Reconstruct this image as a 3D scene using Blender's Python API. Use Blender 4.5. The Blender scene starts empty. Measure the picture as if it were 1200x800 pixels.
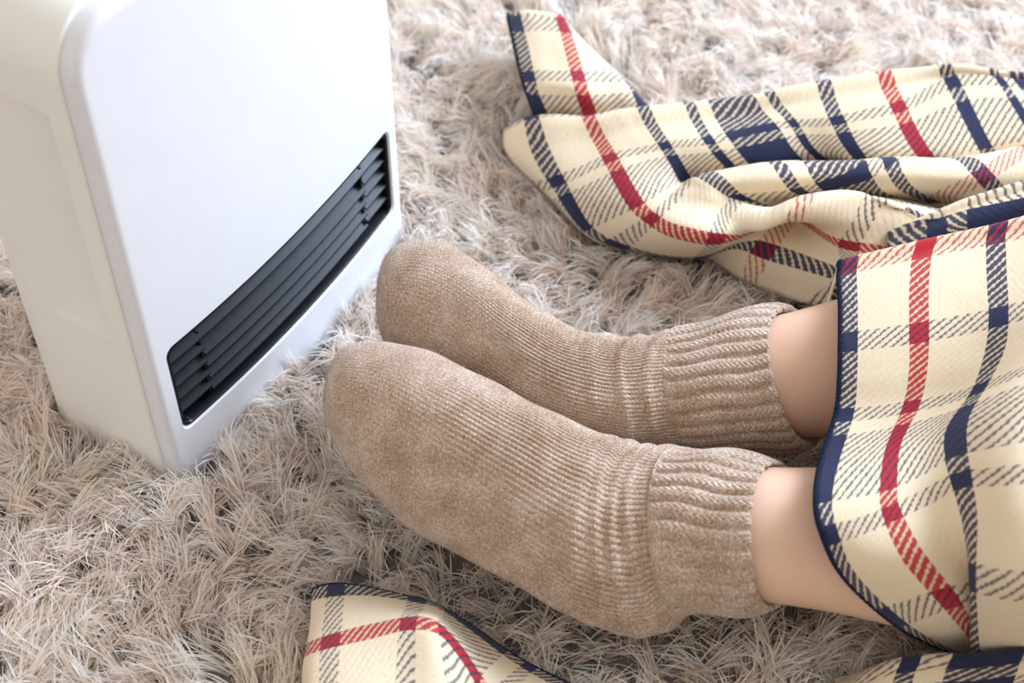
import bpy, bmesh, math
import numpy as np
from mathutils import Vector, Matrix

SC = bpy.context.scene
COL = SC.collection
rng = np.random.default_rng(7)

# ------------------------------------------------------------------ camera
FPX, PITCH, ROLL, CAMH = 1800.0, math.radians(48.5), math.radians(0.5), 0.78
cp, sp_ = math.cos(PITCH), math.sin(PITCH)
FW = np.array([0, cp, -sp_]); RT0 = np.array([1.0, 0, 0]); UP0 = np.array([0, sp_, cp])
RT = math.cos(ROLL) * RT0 + math.sin(ROLL) * UP0
UP = -math.sin(ROLL) * RT0 + math.cos(ROLL) * UP0
CAM = np.array([0, 0, CAMH])
cd = bpy.data.cameras.new('camera'); co = bpy.data.objects.new('camera', cd); COL.objects.link(co)
cd.sensor_width = 36.0; cd.lens = FPX / 1200 * 36.0
cd.clip_start = 0.02; cd.clip_end = 50
M = Matrix(((RT[0], UP[0], -FW[0], CAM[0]), (RT[1], UP[1], -FW[1], CAM[1]), (RT[2], UP[2], -FW[2], CAM[2]), (0, 0, 0, 1)))
co.matrix_world = M
cd.dof.use_dof = True; cd.dof.focus_distance = 0.93; cd.dof.aperture_fstop = 6.3
SC.camera = co

# ------------------------------------------------------------------ light
w = bpy.data.worlds.new('room_light'); SC.world = w; w.use_nodes = True
w.node_tree.nodes['Background'].inputs[0].default_value = (1.0, 0.95, 0.89, 1)
w.node_tree.nodes['Background'].inputs[1].default_value = 0.74
def area(name, loc, target, size, energy, colr):
    l = bpy.data.lights.new(name, 'AREA'); l.shape = 'RECTANGLE'; l.size, l.size_y = size
    l.energy = energy; l.color = colr
    o = bpy.data.objects.new(name, l); COL.objects.link(o); o.location = loc
    o.rotation_euler = (Vector(target) - Vector(loc)).to_track_quat('-Z', 'Y').to_euler()
    return o
area('window_right_offscreen', (2.05, 2.0, 1.55), (0.0, 0.68, 0.0), (1.5, 1.3), 160, (0.66, 0.80, 1.0))
SC.view_settings.view_transform = 'Standard'; SC.view_settings.look = 'None'
SC.view_settings.exposure = 0.2; SC.view_settings.gamma = 1.0; SC.view_settings.use_curve_mapping = False

# ------------------------------------------------------------------ helpers
def ray(x, y): return FW + RT * (x - 600) / FPX - UP * (y - 400) / FPX
def at(x, y, z):                      # the point of a given height seen at a place of the photograph
    d = ray(x, y); return CAM + d * ((z - CAMH) / d[2])
def s2l(*c): return tuple(((v / 255) / 12.92 if v / 255 < 0.04045 else ((v / 255 + 0.055) / 1.055) ** 2.4) for v in c) + (1,)
def empty(name, loc=(0, 0, 0)):
    o = bpy.data.objects.new(name, None); COL.objects.link(o); o.location = loc; o.empty_display_size = 0.05; return o
def tag(o, label=None, cat=None, group=None, kind=None):
    for k, v in (('label', label), ('category', cat), ('group', group), ('kind', kind)):
        if v: o[k] = v
    return o
def link(name, me, mat, parent=None, smooth=True, sharp=None):
    o = bpy.data.objects.new(name, me); COL.objects.link(o)
    if mat and not me.materials: me.materials.append(mat)
    if smooth:
        me.polygons.foreach_set('use_smooth', np.ones(len(me.polygons), bool))
        if sharp: me.set_sharp_from_angle(angle=math.radians(sharp))
    if parent:
        o.parent = parent
        o.matrix_parent_inverse = Matrix.Identity(4)
    return o
def grid_mesh(name, P, uv=None, closed=False):
    """P: (n,m,3) grid; closed wraps the second axis; uv (n,m[+1],2)"""
    n, m = P.shape[:2]; me = bpy.data.meshes.new(name)
    i = np.arange(n - 1)[:, None]; mm = m if closed else m - 1; j = np.arange(mm)[None, :]
    j2 = (j + 1) % m
    F = np.stack([i * m + j, i * m + j2, (i + 1) * m + j2, (i + 1) * m + j], -1).reshape(-1, 4)
    me.vertices.add(n * m); me.vertices.foreach_set('co', P.reshape(-1).astype(np.float32))
    k = len(F); me.loops.add(k * 4); me.polygons.add(k)
    me.loops.foreach_set('vertex_index', F.reshape(-1).astype(np.int32))
    me.polygons.foreach_set('loop_start', np.arange(0, k * 4, 4, dtype=np.int32))
    me.polygons.foreach_set('loop_total', np.full(k, 4, np.int32))
    me.update(calc_edges=True)
    if uv is not None:
        L = me.uv_layers.new(name='UVMap'); jj = j + 1
        I, J = np.broadcast_arrays(i, j); J1 = J + 1
        UV = np.stack([uv[I, J], uv[I, J1], uv[I + 1, J1], uv[I + 1, J]], 2).reshape(-1, 2)
        L.data.foreach_set('uv', UV.reshape(-1).astype(np.float32))
    return me
def crom(A, t):
    """Catmull-Rom along axis 0 at fractional index t"""
    A = np.asarray(A, float); n = len(A)
    i = np.clip(np.floor(t).astype(int), 0, n - 2); f = (t - i).reshape((-1,) + (1,) * (A.ndim - 1))
    g = lambda k: np.where((k < 0).reshape(f.shape), 2 * A[0] - A[1], np.where((k > n - 1).reshape(f.shape), 2 * A[-1] - A[-2], A[np.clip(k, 0, n - 1)]))
    p0, p1, p2, p3 = g(i - 1), g(i), g(i + 1), g(i + 2)
    return 0.5 * (2 * p1 + (p2 - p0) * f + (2 * p0 - 5 * p1 + 4 * p2 - p3) * f ** 2 + (3 * p1 - p0 - 3 * p2 + p3) * f ** 3)

# ------------------------------------------------------------------ materials
class NT:
    def __init__(s, name):
        s.m = bpy.data.materials.new(name); s.m.use_nodes = True; s.t = s.m.node_tree
        s.b = s.t.nodes['Principled BSDF']; s.out = s.t.nodes['Material Output']
    def n(s, typ, **kw):
        o = s.t.nodes.new(typ)
        for k, v in kw.items():
            if k.startswith('i_'):
                key = k[2:]; key = int(key) if key.isdigit() else key.replace('_', ' ')
                s.set(o.inputs[key], v)
            else: setattr(o, k, v)
        return o
    def set(s, inp, v):
        if hasattr(v, 'links') or hasattr(v, 'is_linked'): s.t.links.new(v, inp)
        else: inp.default_value = v
    def math(s, op, a, b=0.0, c=0.0, clamp=False):
        o = s.t.nodes.new('ShaderNodeMath'); o.operation = op; o.use_clamp = clamp
        for i, v in enumerate((a, b, c)): s.set(o.inputs[i], v)
        return o.outputs[0]
    def mix(s, f, a, b, blend='MIX'):
        o = s.t.nodes.new('ShaderNodeMix'); o.data_type = 'RGBA'; o.blend_type = blend
        s.set(o.inputs[0], f); s.set(o.inputs[6], a); s.set(o.inputs[7], b); return o.outputs[2]
    def bump(s, h, strength, dist):
        o = s.n('ShaderNodeBump'); o.inputs['Strength'].default_value = strength; o.inputs['Distance'].default_value = dist
        s.set(o.inputs['Height'], h); s.t.links.new(o.outputs[0], s.b.inputs['Normal'])
    def noise(s, scale, detail=2.0, vec=None, rough=0.5):
        o = s.n('ShaderNodeTexNoise'); o.inputs['Scale'].default_value = scale; o.inputs['Detail'].default_value = detail
        o.inputs['Roughness'].default_value = rough
        if vec is not None: s.set(o.inputs['Vector'], vec)
        return o.outputs['Fac']
    def ramp(s, f, stops):
        o = s.n('ShaderNodeValToRGB'); e = o.color_ramp.elements
        while len(e) < len(stops): e.new(0.5)
        for k, (p, c) in zip(e, stops): k.position = p; k.color = c
        s.set(o.inputs[0], f); return o.outputs[0]

def plastic(name, colr, rough, spec=0.5, nstr=0.0, coat=0.0):
    t = NT(name); t.b.inputs['Base Color'].default_value = colr; t.b.inputs['Roughness'].default_value = rough
    t.b.inputs['Specular IOR Level'].default_value = spec; t.b.inputs['Coat Weight'].default_value = coat
    tc = t.n('ShaderNodeTexCoord')
    f = t.noise(35, 3, tc.outputs['Object'])
    t.t.links.new(t.ramp(f, [(0.3, tuple(np.array(colr[:3]) * 0.975) + (1,)), (0.7, colr)]), t.b.inputs['Base Color'])
    if nstr: t.bump(t.noise(900, 2, tc.outputs['Object']), nstr, 0.0005)
    return t.m
M_BODY = plastic('heater_cream_plastic', s2l(236, 234, 229), 0.42, 0.4, 0.05)
M_PANEL = plastic('heater_white_panel', s2l(226, 227, 232), 0.38, 0.45, 0.03)
M_BLACK = plastic('grille_black_plastic', s2l(11, 12, 20), 0.38, 0.28, 0.05)

def tartan():
    t = NT('plaid_fleece')
    uv = t.n('ShaderNodeUVMap', uv_map='UVMap'); sx = t.n('ShaderNodeSeparateXYZ'); t.set(sx.inputs[0], uv.outputs[0])
    wob = t.noise(9.0, 2, uv.outputs[0]); wob2 = t.noise(3.0, 2, uv.outputs[0])
    u = t.math('ADD', sx.outputs[0], t.math('MULTIPLY', t.math('SUBTRACT', wob, 0.5), 0.10))
    v = t.math('ADD', sx.outputs[1], t.math('MULTIPLY', t.math('SUBTRACT', wob2, 0.5), 0.12))
    cream, navy, red = s2l(229, 210, 180), s2l(9, 24, 66), s2l(176, 3, 28)
    def sett(x):
        f = t.math('DIVIDE', t.math('MODULO', t.math('ADD', x, 220.0), 22.0), 22.0)
        P = lambda c: c / 22
        st = [(0, red), (P(.6), cream), (P(3.85), navy), (P(4.95), cream), (P(8.0), navy), (P(8.8), cream), (P(9.6), navy), (P(12.4), cream),
              (P(13.2), navy), (P(14.0), cream), (P(17.05), navy), (P(18.15), cream), (P(21.4), red)]
        o = t.n('ShaderNodeValToRGB'); o.color_ramp.interpolation = 'CONSTANT'; e = o.color_ramp.elements
        while len(e) < len(st): e.new(0.5)
        for k, (p, c) in zip(e, st): k.position = p; k.color = c
        t.set(o.inputs[0], f); return o.outputs[0]
    cu, cv = sett(u), sett(v)
    d = t.math('ADD', t.math('MULTIPLY', sx.outputs[0], 0.62), sx.outputs[1])
    d = t.math('ADD', d, t.math('MULTIPLY', t.math('SUBTRACT', t.noise(5.0, 3, uv.outputs[0]), 0.5), 0.22))
    tri = t.math('PINGPONG', d, 0.2)                       # 0..0.2, period 0.4 cm
    tri = t.math('ADD', tri, t.math('MULTIPLY', t.math('SUBTRACT', t.noise(14.0, 2, uv.outputs[0]), 0.5), 0.09))
    bead = t.math('SINE', t.math('MULTIPLY', t.math('SUBTRACT', sx.outputs[0], t.math('MULTIPLY', sx.outputs[1], 0.62)), 6.2832 / 0.34))
    tri = t.math('ADD', tri, t.math('MULTIPLY', bead, 0.018))
    mr = t.n('ShaderNodeMapRange'); mr.interpolation_type = 'SMOOTHSTEP'
    t.set(mr.inputs[0], tri); mr.inputs[1].default_value = 0.02; mr.inputs[2].default_value = 0.108
    mr.inputs[3].default_value = 0.17; mr.inputs[4].default_value = 0.95
    colr = t.mix(mr.outputs[0], cv, cu)
    fz = t.noise(26.0, 4, uv.outputs[0], 0.7)
    colr = t.mix(t.math('MULTIPLY', fz, 0.05), colr, s2l(250, 240, 222))
    t.t.links.new(colr, t.b.inputs['Base Color'])
    t.b.inputs['Roughness'].default_value = 0.95; t.b.inputs['Specular IOR Level'].default_value = 0.1
    t.b.inputs['Sheen Weight'].default_value = 0.10; t.b.inputs['Sheen Roughness'].default_value = 0.5
    h = t.math('ADD', t.math('MULTIPLY', tri, 2.5), t.math('ADD', t.math('MULTIPLY', fz, 0.9), t.noise(4.0, 3, uv.outputs[0])))
    t.bump(h, 0.55, 0.0009)
    return t.m
M_TARTAN = tartan()
def hem_mat():
    t = NT('navy_hem_stitching'); tc = t.n('ShaderNodeTexCoord')
    f = t.noise(700, 3, tc.outputs['Object'])
    t.t.links.new(t.ramp(f, [(0.3, s2l(14, 22, 42)), (0.75, s2l(40, 50, 74))]), t.b.inputs['Base Color'])
    t.b.inputs['Roughness'].default_value = 0.95; t.b.inputs['Specular IOR Level'].default_value = 0.1
    t.bump(t.noise(900, 3, tc.outputs['Object']), 0.8, 0.001); return t.m
M_HEM = hem_mat()

def wool(name, dark, mid, light, pitch=0.0026, vee=1.3, depth=0.30):
    t = NT(name); tc = t.n('ShaderNodeTexCoord')
    uv = t.n('ShaderNodeUVMap', uv_map='UVMap'); sx = t.n('ShaderNodeSeparateXYZ'); t.set(sx.inputs[0], uv.outputs[0])
    mp = t.n('ShaderNodeMapping'); mp.inputs['Scale'].default_value = (260, 1.2, 1); t.set(mp.inputs[0], uv.outputs[0])
    fl = t.noise(2.2, 3, mp.outputs[0], 0.6)
    spk = t.noise(1100, 2, tc.outputs['Object'], 0.6); big = t.noise(55, 3, tc.outputs['Object'], 0.6)
    m = t.math('ADD', t.math('MULTIPLY', fl, 0.45), t.math('ADD', t.math('MULTIPLY', spk, 0.45), t.math('MULTIPLY', big, 0.25)))
    c = t.ramp(m, [(0.40, dark), (0.56, mid), (0.72, light)])
    t.t.links.new(c, t.b.inputs['Base Color'])
    t.b.inputs['Roughness'].default_value = 1.0; t.b.inputs['Specular IOR Level'].default_value = 0.08
    t.b.inputs['Sheen Weight'].default_value = 0.4; t.b.inputs['Sheen Roughness'].default_value = 0.45
    # knit stitches: V rows along each wale
    fv = t.math('ABSOLUTE', t.math('SUBTRACT', t.math('FRACT', sx.outputs[1]), 0.5))
    st = t.math('SINE', t.math('MULTIPLY', t.math('ADD', t.math('DIVIDE', sx.outputs[0], pitch), t.math('MULTIPLY', fv, vee)), 6.2832))
    h = t.math('ADD', t.math('MULTIPLY', st, depth), t.math('ADD', t.math('MULTIPLY', spk, 0.9), t.math('MULTIPLY', t.noise(2600, 2, tc.outputs['Object']), 0.5)))
    t.bump(h, 0.7, 0.0006)
    return t.m
M_WOOL = wool('oatmeal_wool_knit', s2l(132, 102, 80), s2l(176, 149, 126), s2l(218, 203, 192))
M_CUFF = wool('oatmeal_wool_rib', s2l(132, 102, 80), s2l(176, 149, 126), s2l(218, 203, 192), 0.0036, 1.6, 0.75)
def skin():
    t = NT('skin'); tc = t.n('ShaderNodeTexCoord')
    f = t.noise(22, 3, tc.outputs['Object']); g = t.noise(300, 3, tc.outputs['Object'])
    c = t.ramp(f, [(0.3, s2l(218, 176, 150)), (0.7, s2l(226, 192, 168))])
    c = t.mix(t.math('MULTIPLY', g, 0.12), c, s2l(205, 150, 125))
    t.t.links.new(c, t.b.inputs['Base Color']); t.b.inputs['Roughness'].default_value = 0.5
    t.b.inputs['Subsurface Weight'].default_value = 0.25; t.b.inputs['Subsurface Radius'].default_value = (0.012, 0.005, 0.003)
    t.b.inputs['Subsurface Scale'].default_value = 0.6
    t.bump(t.noise(1200, 2, tc.outputs['Object']), 0.15, 0.0005); return t.m
M_SKIN = skin()
def pile_mat():
    t = NT('shag_fibre'); a = t.n('ShaderNodeVertexColor', layer_name='fibre')
    t.t.links.new(a.outputs[0], t.b.inputs['Base Color'])
    t.b.inputs['Roughness'].default_value = 0.5; t.b.inputs['Specular IOR Level'].default_value = 0.35
    tr = t.n('ShaderNodeBsdfTranslucent'); t.set(tr.inputs[0], a.outputs[0])
    ms = t.n('ShaderNodeMixShader'); ms.inputs[0].default_value = 0.48
    t.set(ms.inputs[1], t.b.outputs[0]); t.set(ms.inputs[2], tr.outputs[0]); t.t.links.new(ms.outputs[0], t.out.inputs[0])
    return t.m
M_PILE = pile_mat()
def backing_mat():
    t = NT('rug_backing_weave'); tc = t.n('ShaderNodeTexCoord')
    f = t.noise(160, 3, tc.outputs['Object'])
    t.t.links.new(t.ramp(f, [(0.3, s2l(104, 104, 108)), (0.7, s2l(140, 136, 134))]), t.b.inputs['Base Color'])
    t.b.inputs['Roughness'].default_value = 0.95; return t.m
def floor_mat():
    t = NT('oak_floorboards'); tc = t.n('ShaderNodeTexCoord')
    mp = t.n('ShaderNodeMapping'); mp.inputs['Scale'].default_value = (2, 22, 2); t.set(mp.inputs[0], tc.outputs['Object'])
    f = t.noise(3, 5, mp.outputs[0])
    t.t.links.new(t.ramp(f, [(0.3, s2l(150, 112, 76)), (0.7, s2l(186, 148, 106))]), t.b.inputs['Base Color'])
    t.b.inputs['Roughness'].default_value = 0.45; return t.m

# ------------------------------------------------------------------ floor
ZB = -0.024                                   # top of the rug's backing; the lying pile fills up to about z = 0
bm = bmesh.new(); bmesh.ops.create_cube(bm, size=1, matrix=Matrix.Translation((0.1, 0.9, ZB - 0.029)) @ Matrix.Diagonal((5, 5, 0.05, 1)))
me = bpy.data.meshes.new('floor'); bm.to_mesh(me); bm.free()
tag(link('floor', me, floor_mat(), smooth=False), kind='structure')

# ------------------------------------------------------------------ heater
HA = at(203, 552, 0); HB = at(476, 258, 0)
HYAW = math.atan2(HB[1] - HA[1], HB[0] - HA[0]); HW, HD, HH = 0.2645, 0.108, 0.338
HZ0 = ZB + 0.004
ex = np.array([math.cos(HYAW), math.sin(HYAW), 0]); en = np.array([math.sin(HYAW), -math.cos(HYAW), 0])   # along the front, out of the front
HO = HA + ex * HW / 2; HO[2] = HZ0                    # base of the middle of the front
HHT = HH - HZ0
heater = empty('fan_heater', Vector(HO)); heater.rotation_euler = (0, 0, HYAW)     # local x along the front, local -y out of the front
tag(heater, 'white upright fan heater with black louvred outlet standing on the shag rug', 'heater')
BUL = 0.008
def bulge(x): return BUL * (1 - (2 * x / HW) ** 2)
def rr_sdf(x, z, x0, x1, z0, z1, rt, rb):
    cx, cz = (x0 + x1) / 2, (z0 + z1) / 2; hx, hz = (x1 - x0) / 2, (z1 - z0) / 2
    r = np.where(z > cz, rt, rb); qx = np.abs(x - cx) - hx + r; qz = np.abs(z - cz) - hz + r
    return np.minimum(np.maximum(qx, qz), 0) + np.hypot(np.maximum(qx, 0), np.maximum(qz, 0)) - r
def rr_loop(x0, x1, z0, z1, rt, rb, n=10):
    pts = []
    for cx, cz, r, a0 in ((x1 - rb, z0 + rb, rb, -90), (x1 - rt, z1 - rt, rt, 0), (x0 + rt, z1 - rt, rt, 90), (x0 + rb, z0 + rb, rb, 180)):
        for k in range(n + 1):
            a = math.radians(a0 + 90 * k / n); pts.append((cx + r * math.cos(a), cz + r * math.sin(a)))
    return pts
def loft_loops(loops, cap0=True, cap1=True, name='m'):
    bm = bmesh.new(); R = [[bm.verts.new(p) for p in L] for L in loops]
    for a, b in zip(R, R[1:]):
        for k in range(len(a)): bm.faces.new((a[k], a[(k + 1) % len(a)], b[(k + 1) % len(a)], b[k]))
    if cap0: bm.faces.new(R[0][::-1])
    if cap1: bm.faces.new(R[-1])
    bmesh.ops.recalc_face_normals(bm, faces=bm.faces)
    me = bpy.data.meshes.new(name); bm.to_mesh(me); bm.free(); return me
def boolean(me_a, me_b):
    a = bpy.data.objects.new('ta', me_a); b = bpy.data.objects.new('tb', me_b); COL.objects.link(a); COL.objects.link(b)
    m = a.modifiers.new('b', 'BOOLEAN'); m.operation = 'DIFFERENCE'; m.object = b; m.solver = 'EXACT'
    dg = bpy.context.evaluated_depsgraph_get(); dg.update()
    r = bpy.data.meshes.new_from_object(a.evaluated_get(dg)); bpy.data.objects.remove(a); bpy.data.objects.remove(b); return r
RC = 0.036
def outl(ins, n=12): return rr_loop(-HW / 2 + ins, HW / 2 - ins, ins * 0.4, HHT - ins, RC - ins, 0.004, n)
# body shell
YF = 0.010                                             # the shell ends 10 mm behind the panel's front edge
loops = []
for y, ins in ((HD - 0.0, 0.014), (HD - 0.003, 0.008), (HD - 0.010, 0.0025), (HD - 0.02, 0.0), (HD - 0.0206, 0.0007), (HD - 0.0212, 0.0), (HD * 0.5, 0.0), (YF + 0.0025, 0.0), (YF + 0.0008, 0.0006), (YF, 0.0018), (YF + 0.0004, 0.0032), (YF + 0.006, 0.004)):
    loops.append([(x, y, z) for x, z in outl(ins)])
body = loft_loops(loops, name='heater_body')
# wedge-shaped grip recess in the left side: deep towards the front, flush towards the back
zr0, zr1 = 0.129, 0.302
def wedge(zs):
    z0, z1, sl = zs
    yF, yB, dp = 0.022, 0.078, 0.019
    x = -HW / 2
    A = [(x - 0.01, yF - 0.001, z0), (x + dp, yF + 0.003, z0 + sl), (x - 0.004, yB, z0 + sl * 0.2), (x - 0.01, yB, z0)]
    B = [(x - 0.01, yF - 0.001, z1), (x + dp, yF + 0.003, z1 - sl), (x - 0.004, yB, z1 - sl * 0.2), (x - 0.01, yB, z1)]
    return loft_loops([A, B], name='cut')
body = boolean(body, wedge((zr0, zr1, 0.004)))
bo = link('body', body, M_BODY, heater, sharp=32)
bv = bo.modifiers.new('soft_edges', 'BEVEL'); bv.width = 0.0012; bv.segments = 2; bv.limit_method = 'ANGLE'; bv.angle_limit = math.radians(40); bv.harden_normals = False
# front panel: bowed slab with rounded rim and a cut-out for the outlet
GX0, GX1, GZ0, GZ1 = -0.116, 0.116, 0.045, 0.119
INS = 0.003; er = 0.0045
sx_ = np.concatenate([[0, .0008, .002, .0035, .005, .007, .010, .015, .022, .030, .036], np.linspace(0.045, HW - 2 * INS - 0.045, 17)])
xs = np.unique(np.round(np.concatenate([sx_, (HW - 2 * INS) - sx_]), 4)) - HW / 2 + INS
tz = np.unique(np.concatenate([1 - np.array([0, .003, .007, .012, .018, .026, .036, .05, .07, .09, .12]), np.linspace(0, .88, 26)]))
X0, X1, Z0, Z1 = -HW / 2 + INS, HW / 2 - INS, 0.0, HHT - INS; rp = RC - INS
def ztop(x):
    d = np.maximum(np.abs(x) - (X1 - rp), 0); return Z1 - rp + np.sqrt(np.maximum(rp ** 2 - d ** 2, 0))
XX = np.repeat(xs[:, None], len(tz), 1); ZZ = Z0 + (ztop(xs)[:, None] - Z0) * tz[None, :]
dist = -rr_sdf(XX, ZZ, X0, X1, Z0 - 0.05, Z1, rp, 0.001); dd = np.clip(er - dist, 0, er)
YY = -bulge(XX) + er - np.sqrt(np.maximum(er ** 2 - dd ** 2, 0))
YB = YF + 0.004
bm = bmesh.new(); n, m = XX.shape
Fv = [[bm.verts.new((XX[i, j], YY[i, j], ZZ[i, j])) for j in range(m)] for i in range(n)]
Bv = [[bm.verts.new((XX[i, j], YB, ZZ[i, j])) for j in range(m)] for i in range(n)]
for i in range(n - 1):
    for j in range(m - 1):
        bm.faces.new((Fv[i][j], Fv[i + 1][j], Fv[i + 1][j + 1], Fv[i][j + 1])); bm.faces.new((Bv[i][j + 1], Bv[i + 1][j + 1], Bv[i + 1][j], Bv[i][j]))
for i in range(n - 1):
    bm.faces.new((Fv[i + 1][0], Fv[i][0], Bv[i][0], Bv[i + 1][0])); bm.faces.new((Fv[i][m - 1], Fv[i + 1][m - 1], Bv[i + 1][m - 1], Bv[i][m - 1]))
for j in range(m - 1):
    bm.faces.new((Fv[0][j], Fv[0][j + 1], Bv[0][j + 1], Bv[0][j])); bm.faces.new((Fv[n - 1][j + 1], Fv[n - 1][j], Bv[n - 1][j], Bv[n - 1][j + 1]))
bmesh.ops.recalc_face_normals(bm, faces=bm.faces)
panel = bpy.data.meshes.new('panel'); bm.to_mesh(panel); bm.free()
def gl(ins, y, follow=True, n=8):
    L = rr_loop(GX0 + ins, GX1 - ins, GZ0 + ins, GZ1 - ins, 0.007 - min(ins, .004), 0.007 - min(ins, .004), n)
    L2 = []
    for k in range(len(L)):                            # subdivide the long edges so that they can follow the bow
        a, b = L[k], L[(k + 1) % len(L)]; c = max(1, int(abs(b[0] - a[0]) / 0.012))
        for q in range(c): L2.append((a[0] + (b[0] - a[0]) * q / c, a[1] + (b[1] - a[1]) * q / c))
    return [(x, y - (bulge(x) if follow else 0), z) for x, z in L2]
def gloops(lst):
    base = gl(0, 0); out = []
    for ins, y in lst:
        # same topology for every loop: scale the base loop about its centre
        cx, cz = (GX0 + GX1) / 2, (GZ0 + GZ1) / 2; fx = 1 - ins / ((GX1 - GX0) / 2); fz = 1 - ins / ((GZ1 - GZ0) / 2)
        L = []
        for (x, yy, z) in base:
            xx = cx + (x - cx) * fx; L.append((xx, y - bulge(xx), cz + (z - cz) * fz))
        out.append(L)
    return out
panel = boolean(panel, loft_loops(gloops([(-0.0022, -0.03), (-0.0020, -0.0012), (-0.0012, 0.0002), (0.0, 0.0016), (0.0, 0.06)]), name='cut'))
link('front_panel', panel, M_PANEL, heater, sharp=35)
# outlet: black frame, back plate, louvre slats and the stepped end dividers
link('grille_frame', loft_loops(gloops([(-0.0004, 0.020), (-0.0004, 0.0020), (0.0004, 0.0009), (0.0017, 0.0009), (0.0024, 0.002), (0.0024, 0.020)]), False, False, 'grille_frame'), M_BLACK, heater, sharp=40)
bp = loft_loops(gloops([(-0.0003, 0.0195), (-0.0003, 0.0215)]), name='back_plate'); link('back_plate', bp, M_BLACK, heater, smooth=False)
def slat(x0, x1, zf, drop=0.010, deep=0.017, y0=0.0025, th=0.0014, nx=None):
    nx = nx or max(2, int((x1 - x0) / 0.012)); loops = []
    prof = [(y0 + .0004, -th / 2), (y0, 0), (y0 + .0004, th / 2), (y0 + deep, drop + th / 2), (y0 + deep, drop - th / 2)]   # lower lip in front, rising to the back
    for k in range(nx + 1):
        x = x0 + (x1 - x0) * k / nx; loops.append([(x, py - bulge(x), zf + pz) for py, pz in prof])
    return loft_loops(loops, name='slat')
XE = 0.086; pit = 0.0135
link('slat', slat(GX0 + .002, GX1 - .002, GZ1 - 0.0155, drop=0.011), M_BLACK, heater, smooth=False)
for k in range(4):
    zc = GZ1 - 0.0155 - 0.0165 - k * pit * 0.80
    link('slat', slat(-XE, XE, zc, drop=0.0095), M_BLACK, heater, smooth=False)
    ze = GZ1 - 0.0155 - 0.0105 - k * pit * 0.86
    link('slat', slat(GX0 + .002, -XE, ze, drop=0.0095), M_BLACK, heater, smooth=False)
    link('slat', slat(XE, GX1 - .002, ze, drop=0.0095), M_BLACK, heater, smooth=False)
for s in (-1, 1):
    loops = [[(s * XE + dx, y - bulge(XE), z) for y, z in ((0.0055, GZ0 + .004), (0.0055, GZ1 - .012), (0.02, GZ1 - .004), (0.02, GZ0 + .002))] for dx in (-.0008, .0008)]
    link('divider', loft_loops(loops, name='divider'), M_BLACK, heater, smooth=False)

# ------------------------------------------------------------------ legs and socks
def sections(S, sub):
    """S rows: upper edge (x,y), lower edge (x,y), height of the centre, half depth, lean of the near side in pixels -> centre, a, b vectors"""
    out = []
    for ux, uy, lx, ly, z, tb, k in S:
        c = at((ux + lx) / 2, (uy + ly) / 2, z); dpt = (c - CAM) @ FW
        pu, pl = CAM + ray(ux, uy) * dpt, CAM + ray(lx, ly) * dpt
        a = (pu - pl) / 2; c = (pu + pl) / 2; an = a / np.linalg.norm(a)
        v = CAM - c; v /= np.linalg.norm(v); v -= an * (v @ an); v /= np.linalg.norm(v)
        side = np.cross(v, an); side *= np.sign(side @ RT)
        out.append(np.stack([c, a, v * tb + side * (k * dpt / FPX)]))
    A = np.array(out); L = np.r_[0, np.cumsum(np.linalg.norm(np.diff(A[:, 0], axis=0), axis=1))]
    # even steps along the length
    f = np.linspace(0, len(A) - 1, 4000); C = crom(A, f); l = np.r_[0, np.cumsum(np.linalg.norm(np.diff(C[:, 0], axis=0), axis=1))]
    return A, f, C, l
def loft(S, nl, nr, disp=None, ease=0.0, wales=96):
    A, f, C, l = sections(S, 0); t = np.linspace(0, 1, nl)
    if ease: t = t ** (1 + ease * (1 - t))
    s = t * l[-1]; ff = np.interp(s, l, f); G = crom(A, ff)
    th = np.linspace(0, 2 * math.pi, nr, endpoint=False)
    ct, st = np.cos(th), np.sin(th); e = 0.92
    cx = np.sign(ct) * np.abs(ct) ** e; sx2 = np.sign(st) * np.abs(st) ** e
    P = G[:, 0][:, None] + G[:, 1][:, None] * cx[None, :, None] + G[:, 2][:, None] * sx2[None, :, None]
    uv = np.zeros((nl, nr + 1, 2)); uv[:, :, 0] = s[:, None]; uv[:, :, 1] = np.linspace(0, wales, nr + 1)[None, :]
    if disp is not None:
        Pt = np.gradient(P, axis=0); Pr = np.roll(P, -1, 1) - np.roll(P, 1, 1); N = np.cross(Pr, Pt)
        N /= np.maximum(np.linalg.norm(N, axis=2, keepdims=True), 1e-9)
        if ((P - G[:, 0][:, None]) * N).sum() < 0: N = -N
        P = P + N * disp(s[:, None] / l[-1], th[None, :], ff[:, None])[:, :, None]
    return P, uv
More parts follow.
